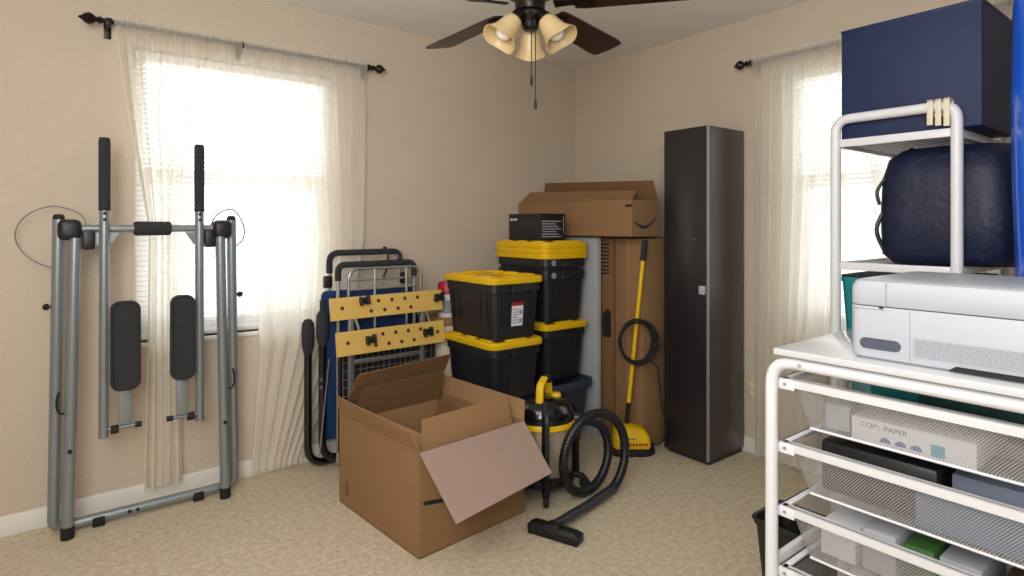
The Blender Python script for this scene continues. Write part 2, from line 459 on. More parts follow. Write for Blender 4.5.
# ------------------------------------------------------------------ ceiling fan
FC = Vector((-1.718, -1.532, 0)); BZ = 2.085
fan = thing('ceiling_fan', 'dark wood ceiling fan with three amber glass lamp shades', 'ceiling fan', (FC.x, FC.y, 2.0)); FO = fan.location
MB().lathe([(0, H), (.075, H), (.078, H-.02), (.05, H-.06), (.016, H-.07), (.016, 2.24), (0, 2.24)], (FC.x, FC.y, 0)).build('canopy', M['bronze'], fan, FO)
MB().lathe([(0, 2.25), (.05, 2.25), (.10, 2.235), (.112, 2.21), (.112, 2.15), (.10, 2.125), (.075, 2.11), (.058, 2.10), (.054, 2.07), (.05, 2.06), (0, 2.06)], (FC.x, FC.y, 0)).build('motor_housing', M['bronze'], fan, FO)
MB().lathe([(0, 2.065), (.03, 2.065), (.042, 2.055), (.044, 2.04), (.032, 2.03), (.038, 2.015), (.03, 1.995), (.012, 1.985), (0, 1.984)], (FC.x, FC.y, 0)).build('light_hub', M['blackgloss'], fan, FO)
for k in range(5):
    a = rad(17.5+72*k)
    R = Matrix.Translation((FC.x, FC.y, BZ)) @ Matrix.Rotation(a, 4, 'Z') @ Matrix.Rotation(rad(-13), 4, 'X')
    pts = [(.16, -.048), (.19, -.056), (.60, -.072), (.652, -.070), (.664, -.060), (.672, 0), (.664, .060), (.652, .070), (.60, .072), (.19, .056), (.16, .048)]
    m = MB(); m.slab([(x, y, 0) for x, y in pts], .007); bl = m.build('fan_blade', M['bladem'], fan)
    bl.matrix_local = Matrix.Translation(-FO) @ R
    m = MB(); m.slab([(.09, -.02, -.008), (.15, -.015, -.008), (.21, -.04, -.008), (.235, -.03, -.008), (.235, .03, -.008), (.21, .04, -.008), (.15, .015, -.008), (.09, .02, -.008)], .006)
    m.build('blade_iron', M['bronze'], bl)
away = math.atan2(math.sin(rad(51.93)), math.cos(rad(51.93)))
for k, az in enumerate((away, away+rad(118), away-rad(118))):
    tilt = 38 if k else 24
    base = Vector((FC.x+.045*math.cos(az), FC.y+.04*math.sin(az), 2.045))
    R = Matrix.Translation(base-FO) @ Matrix.Rotation(az, 4, 'Z') @ Matrix.Rotation(rad(180-tilt), 4, 'Y')
    sh = MB(); pr = [(.021, .03), (.03, .034), (.037, .05), (.041, .075), (.048, .105), (.062, .13), (.066, .137)]
    sh.lathe(pr+[(r-.0035, z) for r, z in reversed(pr)], n=30)
    # gently scalloped lip
    for v in sh.bm.verts:
        if v.co.z > .11: v.co.z += .006*math.cos(3*math.atan2(v.co.y, v.co.x))*(v.co.z-.11)/.027
    s_o = sh.build('lamp_shade', M['shade'], fan); s_o.matrix_local = R
    bu = MB().lathe([(0, .05), (.014, .05), (.016, .065), (.027, .085), (.030, .10), (.025, .117), (.012, .127), (0, .129)], n=20).build('light_bulb', M['bulb'], s_o)
    MB().lathe([(0, -.01), (.018, -.01), (.023, .005), (.024, .034), (0, .034)], n=20).build('lamp_socket', M['bronze'], s_o)
for dx, dy, zt, zb in ((-.012, -.022, 2.03, 1.815), (.014, -.014, 2.03, 1.735)):
    m = MB(); p = (FC.x+dx, FC.y+dy)
    m.tube([(p[0], p[1], zt), (p[0], p[1], zb)], .0017, 6)
    ch = m.build('pull_chain', M['bronze'], fan, FO)
    MB().lathe([(0, 0), (.004, .002), (.006, .012), (.004, .035), (0, .038)], (p[0], p[1], zb-.035), 10).build('fob', M['bronze'], ch, FO)

# ------------------------------------------------------------------ folded glider (exercise machine)
gl = thing('exercise_glider', 'folded grey steel exercise glider leaning against the left window', 'exercise machine', (-2.75, -.17, 0)); GO = gl.location
tr = .0215
xl, xr = -3.092, -2.405
m = MB()
m.tube(fillet([(-3.075, -.165, 1.30), (xl, -.135, .05), (-3.05, -.13, .032), (-2.45, -.13, .032), (xr, -.135, .05), (-2.425, -.165, 1.30)], .09, 8), tr, 14)
rear = m.build('rear_frame', M['steel'], gl, GO)
m = MB(); m.tube([(-2.775, -.13, .032), (-2.725, -.13, .032)], .0215, 14); m.build('sleeve', M['steel'], rear, GO)
for x in (-2.83, -2.80):
    MB().lathe([(0, 0), (.007, 0), (.007, .006), (0, .007)], (x, -.149, .034), 12, Matrix.Rotation(rad(90), 4, 'X')).build('bolt', M['blackrub'], rear, GO)
for x in (-2.94, -2.56):
    MB().box(x-.022, x+.022, -.156, -.105, .003, .042, .004).build('floor_pad', M['blackrub'], rear, GO)
for x0, x1 in ((-3.022, -3.047), (-2.478, -2.455)):
    lg = MB().tube([(x0, -.19, 1.225), (x1, -.185, .03)], tr*1.02, 14).build('front_leg', M['steel'], gl, GO)
    MB().lathe([(0, .0), (.023, .0), (.024, .01), (.023, .05), (0, .05)], (x1, -.185, 0), 18).build('rubber_foot', M['blackrub'], lg, GO)
    m = MB(); m.lathe([(0, 0), (.008, 0), (.008, .01), (0, .011)], (x1+(x0-x1)*.29, -.207, .36), 12, Matrix.Rotation(rad(90), 4, 'X')); m.build('bolt', M['blackrub'], lg, GO)
for x in (-3.075, -2.425):
    MB().lathe([(0, 0), (.020, 0), (.020, .022), (.014, .03), (0, .032)], (x, -.165, 1.29), 16).build('end_cap', M['blackrub'], gl, GO)
m = MB().tube([(-3.03, -.175, 1.262), (-2.47, -.175, 1.262)], .0165, 14)
cb = m.build('crossbar', M['steel'], gl, GO)
MB().lathe([(0, -.07), (.026, -.07), (.031, -.062), (.031, .062), (.026, .07), (0, .07)], (-2.747, -.175, 1.262), 18, Matrix.Rotation(rad(90), 4, 'Y')).build('foam_pad', M['foam'], cb, GO)
for sx, x in ((1, -3.035), (-1, -2.463)):
    m = MB(); m.box(x-.045, x+.035, -.215, -.145, 1.215, 1.30, .022, seg=3); m.build('joint_bracket', M['black'], gl, GO)
    xx = x+sx*.058; m = MB(); m.box(xx-.022, xx+.022, -.205, -.155, 1.175, 1.255, .008); m.build('stop_block', M['black'], gl, GO)
    kx = x-sx*.065
    m = MB(); m.tube([(kx+sx*.03, -.15, .945), (kx-sx*.004, -.15, .945)], .007, 10); m.lathe([(0, 0), (.012, .003), (.014, .012), (.009, .022), (0, .024)], (kx-sx*.004, -.15, .945), 14, Matrix.Rotation(rad(-90*sx), 4, 'Y')); m.build('lock_knob', M['blackrub'], gl, GO)
    m = MB(); m.tube(spline([(x-.040*sx, -.185, .60), (x-.046*sx, -.19, .57), (x-.046*sx, -.19, .535), (x-.034*sx, -.195, .515), (x-.02*sx, -.19, .512)]), .0045, 8); m.build('hook', M['blackrub'], gl, GO)
# long hand poles, foot plates
for side, x, zb, px0, px1, zt in ((1, -2.923, .385, -2.905, -2.797, .955), (-1, -2.567, .385, -2.685, -2.588, .965)):
    pm = MB().tube([(x, -.20, 1.36), (x-.003*side, -.19, zb)], .0185, 14); pole = pm.build('hand_pole', M['steel'], gl, GO)
    MB().lathe([(0, 0), (.021, 0), (.0215, .29), (.018, .305), (0, .307)], (x, -.20, 1.337), 16).build('hand_grip', M['foam'], pole, GO)
    for z in (1.30, 1.326):
        MB().lathe([(0, 0), (.007, 0), (.006, .005), (0, .006)], (x, -.216, z), 10, Matrix.Rotation(rad(90), 4, 'X')).build('bolt', M['blackrub'], pole, GO)
    m = MB(); m.slab([(x-.055, -.178, 1.245), (x+.055, -.178, 1.245), (x+.02, -.178, 1.19), (x-.02, -.178, 1.19)], .006); m.build('gusset', M['steel'], pole, GO)
    cx = (px0+px1)/2; w = px1-px0
    m = MB(); m.loft([(w, .375, 0, .035), (w, .375, .03, .035), (w-.012, .363, .034, .03), (w-.024, .351, .028, .026), ], mt=Matrix.Translation((cx, -.205, zt-.187)) @ Matrix.Rotation(rad(90), 4, 'X'))
    ped = m.build('foot_plate', M['pedal'], gl, GO)
    m = MB(); m.box(cx-.024, cx+.024, -.212, -.192, .43 if side > 0 else .43, .62, .003); m.build('support_bar', M['steel'], ped, GO)
    m = MB(); m.tube([(x+side*.01, -.2, .42), (cx+side*.045, -.2, .42)], .008, 10); m.build('axle', M['steel'], ped, GO)
    m = MB(); m.lathe([(0, -.012), (.012, -.012), (.012, .012), (0, .012)], (cx+side*.048, -.2, .42), 12, Matrix.Rotation(rad(90), 4, 'Y')); m.build('axle_cap', M['blackrub'], ped, GO); m = MB(); m.lathe([(0, -.014), (.018, -.014), (.018, .014), (0, .014)], (x+side*.035, -.2, .415), 12, Matrix.Rotation(rad(90), 4, 'Y')); m.build('axle_cap', M['blackrub'], ped, GO)
# loose brake cables
m = MB(); m.tube(spline([(-2.985, -.16, 1.20), (-2.985, -.12, 1.29), (-3.02, -.09, 1.335), (-3.10, -.07, 1.355), (-3.18, -.06, 1.315), (-3.215, -.06, 1.24), (-3.19, -.07, 1.165), (-3.13, -.10, 1.115), (-3.08, -.14, 1.10)]), .0028, 6); m.build('cable', M['steel'], gl, GO)
m = MB(); m.tube(spline([(-2.51, -.17, 1.20), (-2.515, -.17, 1.26), (-2.49, -.16, 1.32), (-2.44, -.155, 1.35), (-2.40, -.15, 1.34), (-2.365, -.15, 1.27), (-2.37, -.155, 1.21), (-2.41, -.16, 1.17)]), .0028, 6); m.build('cable', M['blackrub'], gl, GO)

# ------------------------------------------------------------------ big open cardboard box with a smaller box inside
BW, BL, BH = .557, .655, .41
bang = rad(4.6)
big = thing('cardboard_box', 'large open brown cardboard box on the floor with flaps spread out', 'box', (-1.996, -1.204, 0), bang)
def box_shell(W, L, Hh, x0=0., y0=0., z0=.0, t=.006):
    m = MB()
    m.box(x0, x0+W, y0, y0+L, z0, z0+t)
    m.box(x0, x0+t, y0, y0+L, z0, z0+Hh).box(x0+W-t, x0+W, y0, y0+L, z0, z0+Hh)
    m.box(x0+t, x0+W-t, y0, y0+t, z0, z0+Hh).box(x0+t, x0+W-t, y0+L-t, y0+L, z0, z0+Hh)
    return m
box_shell(BW, BL, BH).build('box_body', M['card'], big, smooth=False)
h0 = BH-.004
MB().slab([(.002, -.002, h0), (BW-.005, -.002, h0), (BW-.035, -.20, h0-.162), (.015, -.215, h0-.195)], .006).build('flap', M['card_lt'], big, smooth=False)
MB().slab([(.003, .0, h0), (.003, BL, h0), (-.015, BL-.005, h0+.085), (-.02, .02, h0+.075)], .006).build('flap', M['card'], big, smooth=False)
MB().slab([(.01, BL-.003, h0), (BW-.01, BL-.003, h0), (BW+.0, BL-.11, h0+.21), (.045, BL-.10, h0+.19)], .006).build('flap', M['card_dk'], big, smooth=False)
MB().slab([(BW-.003, .0, h0), (BW-.003, BL, h0), (BW+.02, BL-.01, h0+.085), (BW+.03, .03, h0+.08)], .006).build('flap', M['card_in'], big, smooth=False)
m = MB()      # printed mark low on the left face and dark hand slot on the front
m.box(-.0008, .0005, .565, .595, .05, .115); m.build('printed_mark', M['card_dk'], big, smooth=False)
m = MB(); m.slab(fillet([(.02, -.0008, .20), (.12, -.0008, .183), (.12, -.0008, .200), (.02, -.0008, .216)], .008, 4, True), .001); m.build('hand_slot', M['gap'], big, smooth=False)
inner = thing('cardboard_box', 'smaller open cardboard box nested inside the large box on the floor', 'box', (-1.996+.033, -1.204+.035, .0065), bang)
IW, IL, IH = .485, .575, .375
box_shell(IW, IL, IH, .0, .0).build('box_body', M['card_in'], inner, smooth=False)
MB().slab([(.0, .004, IH), (IW, .004, IH), (IW-.015, .03, IH+.135), (.02, .03, IH+.125)], .005).build('flap', M['card_in'], inner, smooth=False)
MB().slab([(.0, IL-.004, IH), (IW, IL-.004, IH), (IW-.0, IL-.06, IH+.16), (.03, IL-.06, IH+.145)], .005).build('flap', M['card_dk'], inner, smooth=False)
MB().slab([(.004, .0, IH), (.004, IL, IH), (.05, IL-.03, IH+.045), (.05, .04, IH+.05)], .005).build('flap', M['card_in'], inner, smooth=False)
MB().slab([(IW-.008, .02, IH), (IW-.008, IL-.02, IH), (IW-.06, IL-.03, IH-.17), (IW-.06, .03, IH-.17)], .005).build('flap', M['card_dk'], inner, smooth=False)

# ------------------------------------------------------------------ folding workbench
wb = thing('folding_workbench', 'folded workbench with two yellow hole-drilled jaw boards behind the open box', 'workbench', (-1.66, -.27, 0)); WO = wb.location
X0, X1 = -1.985, -1.335
def jaw(x0, x1, y0, z0, z1, dy, clamps):
    m = MB(); m.slab([(x0, y0, z0), (x1, y0, z0+.004), (x1, y0+dy, z1+.004), (x0, y0+dy, z1)], .022)
    j = m.build('jaw', M['jaw'], wb, WO)
    n = Vector((0, -(z1-z0), dy)).normalized()
    R = Vector((0, 0, 1)).rotation_difference(n).to_matrix().to_4x4()
    def pt(f, g): return Vector((x0+(x1-x0)*f, y0+dy*g, z0+(z1-z0)*g+.004*f))+n*.0108
    for f, g in [(.09, .52), (.40, .72), (.52, .72), (.64, .72), (.76, .72), (.33, .28), (.45, .28), (.57, .28), (.69, .28), (.93, .5)]:
        MB().lathe([(0, 0), (.0105, 0), (.0105, .0006), (0, .0007)], pt(f, g), 12, R).build('peg_hole', M['hole'], j, WO)
    for f, g in clamps:
        c = MB(); p = pt(f, g)
        c.box(-.026, .026, -.016, .016, 0, .022, .004, Matrix.Translation(p) @ R)
        c.box(-.026, -.014, -.026, .02, .006, .034, .003, Matrix.Translation(p) @ R)
        c.box(.010, .024, -.022, .026, .006, .034, .003, Matrix.Translation(p) @ R)
        c.build('clamp_peg', M['black'], j, WO)
jaw(X0, X1, -.285, .791, .903, .02, ((.27, .78), (.96, .62)))
jaw(X0+.02, X1-.003, -.315, .612, .732, .02, ((.28, .55), (.82, .55)))
for x in (-1.87, -1.45):
    m = MB(); m.box(x-.014, x+.014, -.27, -.245, .03, .89, .003); fr = m.build('frame_leg', M['steel_lt'], wb, WO)
    MB().box(x-.02, x+.02, -.28, -.235, 0, .035, .005).build('rubber_foot', M['blackrub'], fr, WO)
    m = MB(); m.tube([(x, -.27, .85), (x+.03, -.29, .74), (x+.02, -.30, .67)], .008, 8); m.build('swing_arm', M['steel_lt'], wb, WO)
for z in (.12, .55): MB().box(-1.87, -1.45, -.268, -.248, z, z+.025, .003).build('crosspiece', M['steel_lt'], wb, WO)

# ------------------------------------------------------------------ folding shopping cart (behind the workbench)
sc_ = thing('folding_cart', 'folded wire utility cart with black foam handle standing behind the workbench', 'cart', (-1.66, -.22, 0)); SO = sc_.location
m = MB(); m.tube(fillet([(-1.915, -.20, .03), (-1.915, -.20, 1.068), (-1.468, -.20, 1.068), (-1.468, -.20, .03)], .07, 8), .0105, 12); m.build('cart_frame', M['steel_lt'], sc_, SO)
m = MB(); m.tube(fillet([(-1.915, -.20, .985), (-1.915, -.20, 1.068), (-1.468, -.20, 1.068), (-1.468, -.20, .985)], .07, 8), .0165, 12); m.build('foam_handle', M['foam'], sc_, SO)
m = MB()
m.tube(fillet([(-1.868, -.225, .70), (-1.868, -.225, 1.045), (-1.44, -.225, 1.045), (-1.44, -.225, .70)], .06, 8), .0075, 10)
m.tube([(-1.868, -.225, .985), (-1.44, -.225, .985)], .005, 8).tube([(-1.868, -.225, .935), (-1.44, -.225, .935)], .005, 8)
m.tube([(-1.72, -.225, .6), (-1.72, -.225, 1.04)], .008, 8).tube([(-1.53, -.225, .6), (-1.53, -.225, 1.04)], .008, 8)
m.build('upper_rack', M['steel_lt'], sc_, SO)
m = MB()
for i in range(17):
    x = -1.90+.53*i/16; m.tube([(x, -.228, .12), (x, -.228, .60)], .0022, 5)
for i in range(12):
    z = .12+.48*i/11; m.tube([(-1.90, -.228, z), (-1.37, -.228, z)], .0022, 5)
m.build('wire_panel', M['steel_lt'], sc_, SO)
MB().box(-1.895, -1.375, -.2245, -.222, .12, .60).build('dark_backing', M['blackrub'], sc_, SO, smooth=False)  # dark sheet added behind the wires so the blue panel stays hidden
m = MB(); m.tube(fillet([(-1.92, -.232, .1), (-1.92, -.232, .61), (-1.36, -.232, .61), (-1.36, -.232, .1)], .04, 6), .009, 10); m.build('basket_rim', M['black'], sc_, SO)
for x in (-1.875, -1.43):
    m = MB(); m.lathe([(0, -.012), (.025, -.012), (.03, -.006), (.03, .006), (.025, .012), (0, .012)], (x, -.222, .030), 20, Matrix.Rotation(rad(90), 4, 'Y')); m.build('wheel', M['blackrub'], sc_, SO)

# ------------------------------------------------------------------ folded inversion table
iv = thing('inversion_table', 'folded inversion table with blue back panel and black tube frame by the curtain', 'exercise machine', (-1.7, -.13, 0)); IO = iv.location
def U(x0, x1, y, zt, zb, r=.02):
    return MB().tube(fillet([(x0, y, zt), (x0, y, zb), (x1, y, zb), (x1, y, zt)], .10, 8), r, 14)
u1 = U(-2.045, -1.40, -.12, .75, .028, .020).build('base_frame', M['blackgloss'], iv, IO)
u2 = U(-1.985, -1.45, -.165, .80, .05, .020).build('folding_frame', M['blackgloss'], iv, IO)
for x, y, z in ((-2.045, -.12, .755), (-1.985, -.165, .80)):
    m = MB(); m.lathe([(0, -.13), (.020, -.13), (.030, -.09), (.033, -.02), (.030, .03), (.018, .05), (0, .055)], (x, y, z-.02), 16); m.build('hinge_cap', M['foam'], iv, IO)
m = MB(); m.tube([(-1.985, -.165, .82), (-1.985, -.165, .885)], .014, 12); m.build('pivot_post', M['foam'], iv, IO)
m = MB(); m.tube([(-1.985, -.165, .80), (-1.93, -.165, .80)], .01, 10); m.build('pivot_pin', M['black'], iv, IO)
for z in (.48, .44):
    MB().lathe([(0, 0), (.008, 0), (.008, .006), (0, .007)], (-2.0, -.186, z), 10, Matrix.Rotation(rad(90), 4, 'X')).build('bolt', M['steel_lt'], iv, IO)
m = MB(); m.loft([(.545, .78, 0, .03), (.545, .78, .018, .03)], mt=Matrix.Translation((-1.712, -.139, .54)) @ Matrix.Rotation(rad(90), 4, 'X')); m.build('back_panel', M['blue'], iv, IO)
m = MB(); m.tube(fillet([(-1.930, -.118, .90), (-1.930, -.118, 1.128), (-1.515, -.118, 1.128), (-1.515, -.118, .90)], .08, 8), .011, 12); hb = m.build('handle_bar', M['steel_lt'], iv, IO)
m = MB(); m.tube(fillet([(-1.930, -.118, 1.02), (-1.930, -.118, 1.128), (-1.515, -.118, 1.128), (-1.515, -.118, 1.03)], .08, 8), .0165, 12); m.build('foam_sleeve', M['foam'], hb, IO)
m = MB(); m.tube([(-1.955, -.18, .58), (-2.01, -.19, .09)], .004, 8); m.build('tether_rod', M['steel_lt'], iv, IO)
for x in (-1.945, -1.50):
    m = MB(); m.box(x-.03, x+.02, -.158, -.136, .945, 1.01, .01); m.build('clamp_block', M['black'], iv, IO)
m = MB(); m.tube(spline([(-1.62, -.10, 1.12), (-1.61, -.12, 1.152), (-1.60, -.138, 1.12), (-1.605, -.138, 1.04), (-1.63, -.13, .97)]), .006, 8); m.build('strap', M['black'], iv, IO)

# ------------------------------------------------------------------ storage totes
TW, TL, TH = .35, .48, .305
def make_tote(label):
    t = thing('storage_tote', label, 'storage bin')
    m = MB()
    m.loft([(TW-.085, TL-.085, .0, .03), (TW-.065, TL-.065, .008, .035), (TW-.03, TL-.03, TH-.055, .04), (TW-.012, TL-.012, TH-.05, .045), (TW-.012, TL-.012, TH-.002, .045), (TW-.022, TL-.022, TH, .04), (TW-.04, TL-.04, TH-.004, .038), (TW-.085, TL-.085, .01, .03)])
    def side(f, z): return (TW if f == 0 else TL)/2 - .0325 + .0175*(z-.008)/(TH-.063)
    # moulded vertical ribs and the raised panel on each side
    for sgn in (-1, 1):
        for c in (-.095, -.05, .05, .095):
            zb, zt = .07, TH-.056
            d0, d1 = side(1, zb), side(1, zt)
            m.slab([(c-.006, sgn*(d0+.001), zb), (c+.006, sgn*(d0+.001), zb), (c+.006, sgn*(d1+.001), zt), (c-.006, sgn*(d1+.001), zt)], .006)
        for c in (-.16, -.10, .10, .16):
            zb, zt = .07, TH-.056
            d0, d1 = side(0, zb), side(0, zt)
            m.slab([(sgn*(d0+.001), c-.007, zb), (sgn*(d0+.001), c+.007, zb), (sgn*(d1+.001), c+.007, zt), (sgn*(d1+.001), c-.007, zt)], .006)
    m.build('bin_body', M['tote'], t)
    for sgn in (-1, 1):
        MB().loft([(.10, .018, TH-.05, .008, 0, sgn*(TL/2)), (.10, .018, TH-.022, .008, 0, sgn*(TL/2))]).build('handle', M['tote'], t)
    return t
def make_lid(label):
    l = thing('tote_lid', label, 'lid')
    m = MB()
    m.loft([(TW-.009, TL-.009, .022, .043), (TW-.009, TL-.009, 0, .043), (TW+.010, TL+.010, 0, .05), (TW+.012, TL+.012, .002, .05), (TW+.012, TL+.012, .026, .05), (TW-.004, TL-.004, .034, .046), (TW-.05, TL-.05, .034, .04), (TW-.06, TL-.06, .024, .035)])
    m.build('lid_panel', M['yellow'], l)
    # stacking lugs round the rim
    for sx in (-1, 1):
        for c in (-.14, 0, .14): MB().box(sx*(TW/2-.04)-.02, sx*(TW/2-.04)+.02, c-.045, c+.045, .022, .041, .006).build('stacking_lug', M['yellow'], l)
    for sy in (-1, 1): MB().box(-.07, .07, sy*(TL/2-.04)-.02, sy*(TL/2-.04)+.02, .022, .041, .006).build('stacking_lug', M['yellow'], l)
    return l
def sticker(t):
    m = MB()
    f = (TL/2-.0275+.003); y1, y0 = -(TL/2-.0152-.0015), -(TL/2-.0282-.0002)
    def q(x0, x1, z0, z1, e):
        g = lambda z: -(TL/2-.0325+.0175*(z-.008)/(TH-.063))-.0015-e
        return [(x0, g(z0), z0), (x1, g(z0), z0), (x1, g(z1), z1), (x0, g(z1), z1)]
    m.slab(q(-.035, .04, .075, .20, .001), .0012); s_ = m.build('paper_sticker', M['paper'], t, smooth=False); s_['label'] = 'white paper sticker with a red heading'
    MB().slab(q(-.035, .04, .182, .20, .002), .0012).build('red_heading', M['red'], s_, smooth=False)
    m = MB()
    for k in range(6): m.slab(q(-.030, .008, .09+k*.014, .096+k*.014, .002), .0012)
    m.slab(q(.014, .034, .135, .16, .002), .0012); m.slab(q(.014, .034, .09, .112, .002), .0012)
    m.build('small_print', M['inkgrey'], s_, smooth=False)
G1 = 'black totes with yellow lids in the corner'
GL = 'yellow tote lids'
S1 = (-1.160, -.535)        # centre of the near stack
S2 = (-.735, -.455)         # centre of the stack at the back right
P_ = TH+.030
proto = make_tote('bottom black tote of the near stack, behind the open cardboard box'); proto['group'] = G1
lidp = make_lid('yellow lid at the bottom of the near tote stack'); lidp['group'] = GL
def place(src, first, x, y, z, label):
    o = src if first else dup(src)
    o.location = (x, y, z); o['label'] = label; return o
place(proto, True, *S1, 0, 'lowest black tote of the left tote stack, mostly hidden behind the open cardboard box')
place(proto, False, *S1, P_, 'black tote in the middle of the left tote stack, directly under the stickered tote')
top = place(proto, False, *S1, 2*P_, 'topmost black tote of the left tote stack, with a white paper sticker')
sticker(top)
place(lidp, True, *S1, TH-.004, 'yellow lid on the lowest tote of the left tote stack')
place(lidp, False, *S1, P_+TH-.004, 'yellow lid of the middle tote, just under the stickered tote')
place(lidp, False, *S1, 2*P_+TH-.004, 'yellow lid topping the stickered tote')
zt2 = .376
place(proto, False, *S2, zt2, 'black tote standing on the slate grey tub in the right tote stack')
place(lidp, False, *S2, zt2+TH-.004, 'single yellow lid in the middle of the right tote stack')
zn = zt2+P_
nest_low = place(proto, False, *S2, zn, 'lower of two nested black totes in the right stack')
nest = place(proto, False, *S2, zn+.072, 'upper of two nested black totes, its rim just below the three yellow lids')
for k, w in enumerate(('lowest', 'middle', 'uppermost')):
    place(lidp, False, *S2, zn+.072+TH-.004+k*.031, w+' of three stacked yellow lids under the small black box')
LT = zn+.072+TH-.004+2*.031+.041
# pale cross marks on the rims of the nested totes
for t_ in (nest, nest_low):
    m = MB(); y = -TL/2+.004
    for rz in (0, 60, 120):
        c, s_ = math.cos(rad(rz)), math.sin(rad(rz))
        m.slab([(-.105+a*c-q*s_, y, TH-.027+a*s_+q*c) for a, q in ((-.017, -.004), (.017, -.004), (.017, .004), (-.017, .004))], .005)
    d_ = m.build('rim_mark', M['whitedk'], t_, smooth=False); d_['label'] = 'pale star shaped mark on the rim'
tb = thing('storage_tub', 'slate grey plastic tub at the bottom of the right tote stack, behind the vacuum', 'storage bin', (-.765, -.465, 0))
MB().loft([(.32, .44, 0, .04), (.335, .45, .01, .05), (.385, .51, .325, .05), (.425, .55, .33, .055), (.43, .555, .365, .055), (.42, .545, .374, .05), (.40, .53, .37, .05), (.375, .50, .33, .045), (.32, .44, .012, .04)]).build('tub_body', M['tub'], tb)
m = MB()
for c in (-.10, 0, .10): m.slab([(c-.008, -.232, .05), (c+.008, -.232, .05), (c+.008, -.253, .31), (c-.008, -.253, .31)], .006)
for c in (-.15, -.05, .05, .15): m.slab([(-.174, c-.008, .05), (-.174, c+.008, .05), (-.192, c+.008, .31), (-.192, c-.008, .31)], .006)
m.build('tub_ribs', M['tub'], tb)
# small black box on the lids
sb = thing('product_box', 'small black printed box on top of the stacked yellow lids', 'box', (-.785, -.475, LT))
MB().box(-.10, .10, -.145, .145, 0, .158, .002).build('carton', M['black'], sb)
m = MB()
for k, w in enumerate((.010, .008, .006, .010, .009)): m.box(-.1012, -.10, .130-k*.014-w, .130-k*.014, .118, .13)
m.build('title_print', M['paper'], sb, smooth=False)
m = MB()
for k in range(7):
    m.box(-.085, .065 - (k % 3)*.02, -.1462, -.145, .02+k*.015, .0255+k*.015)
m.box(.084, .087, -.1462, -.145, .04, .145)
m.build('spec_print', M['whitedk'], sb, smooth=False)

# canister on a tall pale carton behind the totes
pc = thing('tall_carton', 'pale tall carton standing between the workbench and the totes under the canister', 'box', (-1.215, -.17, 0))
MB().box(-.11, .13, -.10, .12, 0, .735, .003).build('carton', M['cream'], pc)
MB().box(-.112, .132, -.102, .122, .69, .738, .003).build('carton_lid', M['card_in'], pc)
cn = thing('canister', 'white canister with red lid beside the stickered black tote', 'canister', (-1.252, -.21, .739))
MB().lathe([(0, 0), (.052, 0), (.054, .004), (.054, .14), (.05, .145), (0, .145)], n=24).build('can_body', M['paper'], cn)
MB().lathe([(0, .135), (.057, .135), (.057, .185), (.05, .205), (.02, .208), (0, .208)], n=24).build('can_lid', M['red'], cn)
MB().lathe([(.0545, .025), (.0548, .025), (.0548, .10), (.0545, .10)], n=24).build('can_label', M['inkgrey'], cn)

# ------------------------------------------------------------------ tall boxes by the right wall and the big one on them
bd = MB().box(-.515, -.478, -.715, -.10, 0, 1.205, .003).build('board_panel', M['board'], None, (-.50, -.4, 0))
tag(bd, 'upright pale grey board standing on edge between the tote stack and the tall cartons', 'board')
ta = thing('tall_carton', 'tall slim cardboard carton with dark side slots beside the grey board', 'box', (-.24, -.62, 0))
MB().box(-.21, .19, -.165, .165, 0, 1.2, .003).build('carton', M['card_dk'], ta)
m = MB()
for k in range(9): m.box(-.2108, -.209, -.135, -.055, .98+k*.022, .99+k*.022)
m.build('slot_print', M['gap'], ta, smooth=False)
m = MB(); m.slab(fillet([(-.2105, -.15, .60), (-.2105, -.08, .60), (-.2105, -.08, .74), (-.2105, -.13, .78), (-.2105, -.15, .74)], .02, 4, True), .001); m.build('hand_hole', M['gap'], ta, smooth=False)
tb2 = thing('tall_carton', 'tall cardboard carton behind the yellow floor scrubber pole', 'box', (-.225, -.90, 0))
MB().box(-.215, .225, -.105, .105, 0, 1.2, .003).build('carton', M['card'], tb2)
m = MB(); m.slab([(-.2158, .02, .0), (-.2158, -.01, .0), (-.2158, -.01, 1.2), (-.2158, .02, 1.2)], .001); m.build('packing_tape', M['card_in'], tb2, smooth=False)
ub = thing('cardboard_box', 'long cardboard box with open flaps lying on top of the tall cartons', 'box', (-.447, -.525, 1.207))
UX, UY, UH = .115, .503, .212
box_shell(2*UX, 2*UY, UH, -UX, -UY).build('box_body', M['card'], ub, smooth=False)
MB().slab([(-UX, -UY, UH), (-UX, UY, UH), (-UX+.10, UY-.01, UH+.085), (-UX+.10, -UY+.05, UH+.055)], .005).build('flap', M['card'], ub, smooth=False)
MB().slab([(UX-.003, -UY, UH), (UX-.003, UY, UH), (UX-.012, UY-.03, UH+.155), (UX-.012, -UY+.03, UH+.118)], .005).build('flap', M['card_dk'], ub, smooth=False)
MB().slab([(-UX+.01, -UY+.003, UH), (UX-.01, -UY+.003, UH), (UX-.03, -UY+.07, UH-.06), (-UX+.03, -UY+.07, UH-.06)], .005).build('flap', M['card_dk'], ub, smooth=False)
m = MB()
pts = []
for k in range(15):
    t = k/14; pts.append((-UX+.02+.19*t, -UY-.0015, .095-.045*math.sin(PI*min(1, t*.95+.05))+.02*t))
m.tube(pts, [.002+.0075*math.sin(PI*min(1, .15+.8*k/14)) for k in range(15)], 8)
for v in m.bm.verts: v.co.y = -UY-.0008+(v.co.y+UY)*.08
m.build('smile_arrow', M['ink'], ub)
MB().box(-UX-.001, -UX+.0, -UY, -UY+.05, .172, .186).build('printed_mark', M['gap'], ub, smooth=False)

